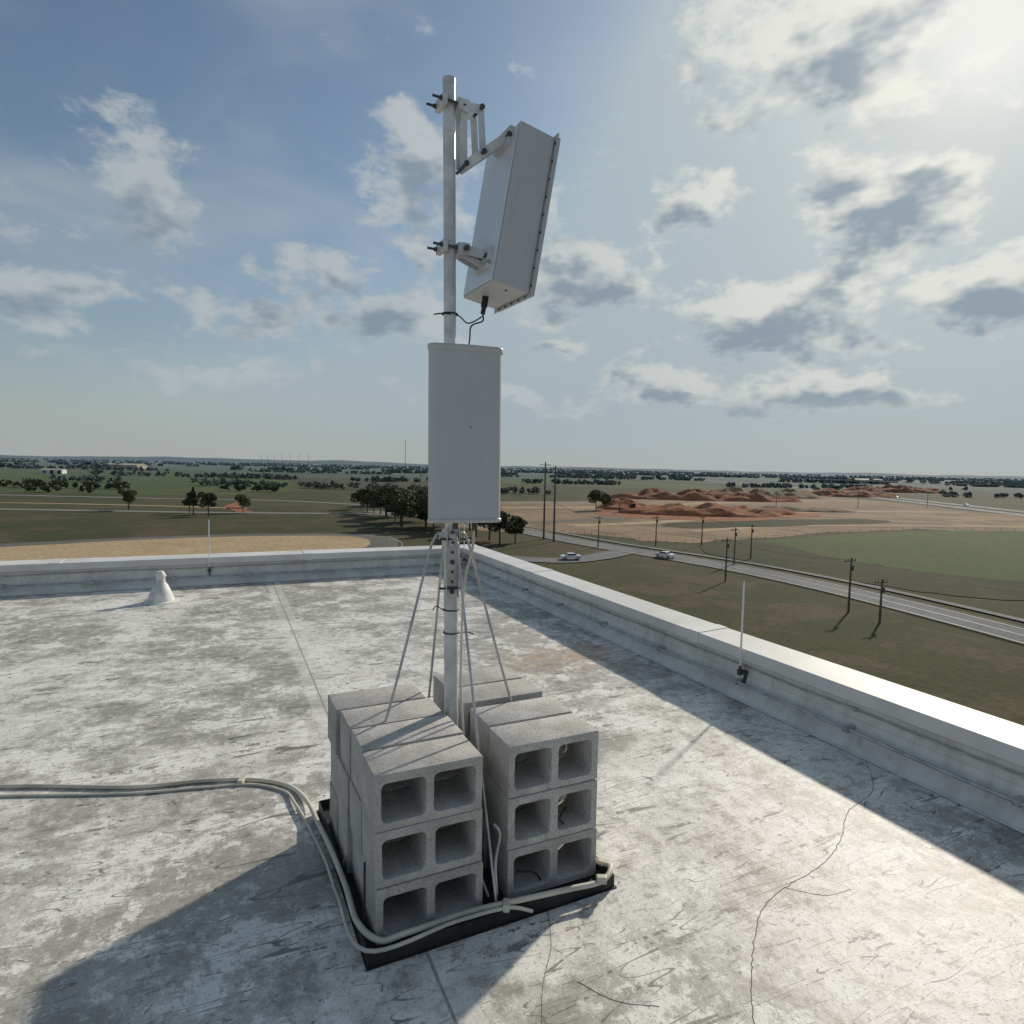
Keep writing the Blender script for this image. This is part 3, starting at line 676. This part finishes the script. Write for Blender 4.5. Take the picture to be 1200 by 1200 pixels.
# ------------------------------------------------------------------ utility poles and wires
def upole(x,y,hh,big=False,rot=0,name='utility_pole'):
    e=empty(name,(x,y,G),rot); bm=bmesh.new(); r0=.30 if big else .17
    rod(bm,(0,0,0),(0,0,hh),r0,r0*.6,12)
    arms=[hh-.5] if not big else [hh-.8,hh-3]
    for z in arms:
        L_=2.4 if not big else 3.0; box(bm,(0,.16,z),(L_,.12,.14))
        for q in (-1,-.45,.45,1): rod(bm,(q*L_/2*.95,.16,z+.07),(q*L_/2*.95,.16,z+.32),.06,.04,8)
    if not big: rod(bm,(.3,0,hh-1.9),(.3,0,hh-1.1),.2,None,10)
    obj('pole',bm,m_wood,e)
small=[(50,83,6,.4),(49,89,8,.5),(39,112,8,.6),(48,133,8,.6),(55,142,8,.6),(38,163,8,.6),(51,166,8,.6),(22,157,8,.6)]
for x,y,hh,rt in small: upole(x,y,hh,False,rt)
upole(9,173,21.5,True,.2); upole(11.4,167,20.5,True,.2); upole(19,281,12,False,.3); upole(-34,330,14,False); upole(-62,420,14,False); upole(-115,600,16); upole(140,330,10); upole(200,360,10); upole(260,390,10)
def wire(name,pairs,r_=.03):
    bm=bmesh.new()
    for a,b2,sag in pairs:
        a=Vector(a);b2=Vector(b2); tube(bm,[a.lerp(b2,t/12)-Vector((0,0,sag*4*(t/12)*(1-t/12))) for t in range(13)],r_,4)
    obj(name,bm,m_steeld)
S=lambda i,dz2=-.3:(small[i][0],small[i][1],G+small[i][2]+dz2)
wire('overhead_wires',[(S(1),S(2),.8),(S(2),S(7),1.),(S(3),S(4),.4),(S(4),S(6),.6),(S(5),S(6),.4),(S(7),(9,173,G+12),1),((9,173,G+20),(-62,420,G+13.5),3),((9,173,G+20.6),(300,90,G+24),4),((9,173,G+18),(300,88,G+21),4)],.025)
for i in range(7):
    t=i/6; x_=-540+200*t; y_=1340-300*t; upole(x_,y_,34,True,.5,'transmission_pole')
rm=empty('radio_mast',(-200,1160,G)); bm=bmesh.new()
for q in range(3):
    a=q*2.094; rod(bm,(math.cos(a)*1.0,math.sin(a)*1.0,0),(math.cos(a)*.5,math.sin(a)*.5,64),.16,.12,6)
for z in range(0,64,3):
    for q in range(3):
        a=q*2.094;a2=a+2.094; k1=1-.5*z/64; k2=1-.5*(z+3)/64
        rod(bm,(math.cos(a)*k1,math.sin(a)*k1,z),(math.cos(a2)*k2,math.sin(a2)*k2,z+3),.07,None,4)
obj('lattice',bm,m_steeld,rm)
def fence(name,pts,step=3.5,hh=1.3):
    P=catmull([Vector((x,y,G)) for x,y in pts],12); bm=bmesh.new()
    for a,b2 in zip(P,P[1:]):
        ln=(b2-a).length; n_=max(1,int(ln/step))
        for q in range(n_): c_=a.lerp(b2,q/n_); rod(bm,c_,c_+Vector((0,0,hh)),.045,None,5)
        for z in (.5,.95,1.25): rod(bm,a+Vector((0,0,z)),b2+Vector((0,0,z)),.010,None,4)
    obj(name,bm,m_wood)
fence('wire_fence',[(0,196),(22,187),(47,168),(79,186),(142,225),(200,228)])
# ------------------------------------------------------------------ vehicles
m_tyre=simple('tyre_rubber',(.02,.02,.02),.8); m_cwin=simple('car_glass',(.02,.025,.03),.06,0,.1,3,0)
m_cw=simple('white_car_paint',(.75,.75,.74),.25,0,.03,2,0); m_cs=simple('silver_car_paint',(.42,.43,.44),.28,.4,.03,2,0); m_cd=simple('dark_car_paint',(.04,.045,.06),.25,0,.03,2,0); m_yel=simple('excavator_paint',(.50,.20,.04),.4,0,.1,2,0)
def car(x,y,rot,mat,z=.14):
    e=empty('car',(x,y,G+z),rot)
    side=[(-2.25,.35),(-2.28,.75),(-2.1,.92),(-1.35,.98),(-.7,1.42),(.75,1.44),(1.35,1.02),(2.1,.98),(2.25,.75),(2.22,.35)]
    bm=bmesh.new()
    def yy(z_): return .90-(max(0,z_-.95))*.42
    Lf=[bm.verts.new((x_,-yy(z_),z_)) for x_,z_ in side]; Rt=[bm.verts.new((x_,yy(z_),z_)) for x_,z_ in side]; n=len(side)
    for i in range(n): bm.faces.new((Lf[i],Lf[(i+1)%n],Rt[(i+1)%n],Rt[i]))
    bm.faces.new(Lf[::-1]); bm.faces.new(Rt); obj('body',bm,mat,e,bevel=.05)
    bm=bmesh.new()
    for sg in (-1,1):
        for q in (((-1.12,1.02),(-.62,1.36),(-.02,1.37),(-.02,1.02)),((.04,1.02),(.04,1.37),(.68,1.37),(1.12,1.04))):
            vs=[bm.verts.new((x_,sg*(yy(z_)+.012),z_)) for x_,z_ in q]; bm.faces.new(vs)
    for q in (((-1.31,1.02),(-.76,1.385)),((1.29,1.07),(.83,1.40))):
        (xa,za),(xb,zb)=q; o_=-.02 if xa<0 else .02
        bm.faces.new([bm.verts.new(t) for t in ((xa+o_,-.74,za+.02),(xa+o_,.74,za+.02),(xb+o_,.62,zb+.02),(xb+o_,-.62,zb+.02))])
    obj('windows',bm,m_cwin,e)
    bm=bmesh.new()
    for wx in (-1.42,1.42):
        for sg in (-1,1): rod(bm,(wx,sg*.72,.33),(wx,sg*.93,.33),.33,None,18); rod(bm,(wx,sg*.92,.33),(wx,sg*.945,.33),.2,None,12,1)
    obj('wheels',bm,[m_tyre,m_cs],e)
car(13,134.5,R(10),m_cw); car(35,140.5,R(-52),m_cw,.14)
for i,(y,o_,mt_) in enumerate(((420,8,m_cw),(540,12,m_cs),(610,8,m_cw),(690,-8,m_cw),(760,12,m_cd),(850,10,m_cw))):
    xx=np.interp(y,[345,513,716,1082],[284,316,352,388]); car(xx+o_,y,R(78),mt_,.16)
ex=empty('excavator',(57,292,G+.1),R(200)); ex.scale=(1.3,1.3,1.3); bm=bmesh.new()
for sg in (-1,1):
    box(bm,(0,sg*1.1,.45),(3.6,.55,.75),None,1); rod(bm,(1.8,sg*1.1-.27,.45),(1.8,sg*1.1+.27,.45),.37,None,14,1); rod(bm,(-1.8,sg*1.1-.27,.45),(-1.8,sg*1.1+.27,.45),.37,None,14,1)
box(bm,(-.5,0,1.45),(3.4,2.5,.9)); box(bm,(.6,.75,2.3),(1.5,1.0,1.5),None,1); box(bm,(.6,.75,3.1),(1.6,1.1,.12))
bar(bm,(1.2,-.1,1.7),(3.6,-.1,4.4),.6,.45,(0,1,0)); bar(bm,(3.5,-.1,4.4),(6.0,-.1,3.2),.45,.4,(0,1,0)); bar(bm,(5.9,-.1,3.3),(5.6,-.1,1.2),.35,.35,(0,1,0)); box(bm,(5.3,-.1,.9),(1.0,1.1,.8),None,1)
obj('body',bm,[m_yel,m_tyre],ex,bevel=.05)
# ------------------------------------------------------------------ distant warehouses
def warehouse(x,y,L_,W_,hh,rot,mat,nm='warehouse'):
    e=empty(nm,(x,y,G),rot); bm=bmesh.new()
    box(bm,(0,0,hh/2),(L_,W_,hh)); obj('walls',bm,mat,e)
    bm=bmesh.new(); vs=[bm.verts.new(q) for q in ((-L_/2-.5,-W_/2-.5,hh),(L_/2+.5,-W_/2-.5,hh),(L_/2+.5,0,hh+W_*.08),(-L_/2-.5,0,hh+W_*.08),(-L_/2-.5,W_/2+.5,hh),(L_/2+.5,W_/2+.5,hh))]
    bm.faces.new((vs[0],vs[1],vs[2],vs[3])); bm.faces.new((vs[3],vs[2],vs[5],vs[4])); bm.faces.new((vs[0],vs[3],vs[4])); bm.faces.new((vs[1],vs[5],vs[2])); obj('roof',bm,m_bwall,e)
    bm=bmesh.new()
    for q in range(int(L_/8)): box(bm,(-L_/2+5+q*8,-W_/2-.03,2),(3.5,.1,4 if q%3 else 2.2))
    obj('doors',bm,m_glass,e)
warehouse(760,1350,70,30,8,.2,m_bwall); warehouse(-780,1250,80,30,8,-.1,m_bwall); warehouse(-560,760,24,12,5,.2,m_white,'farm_house')
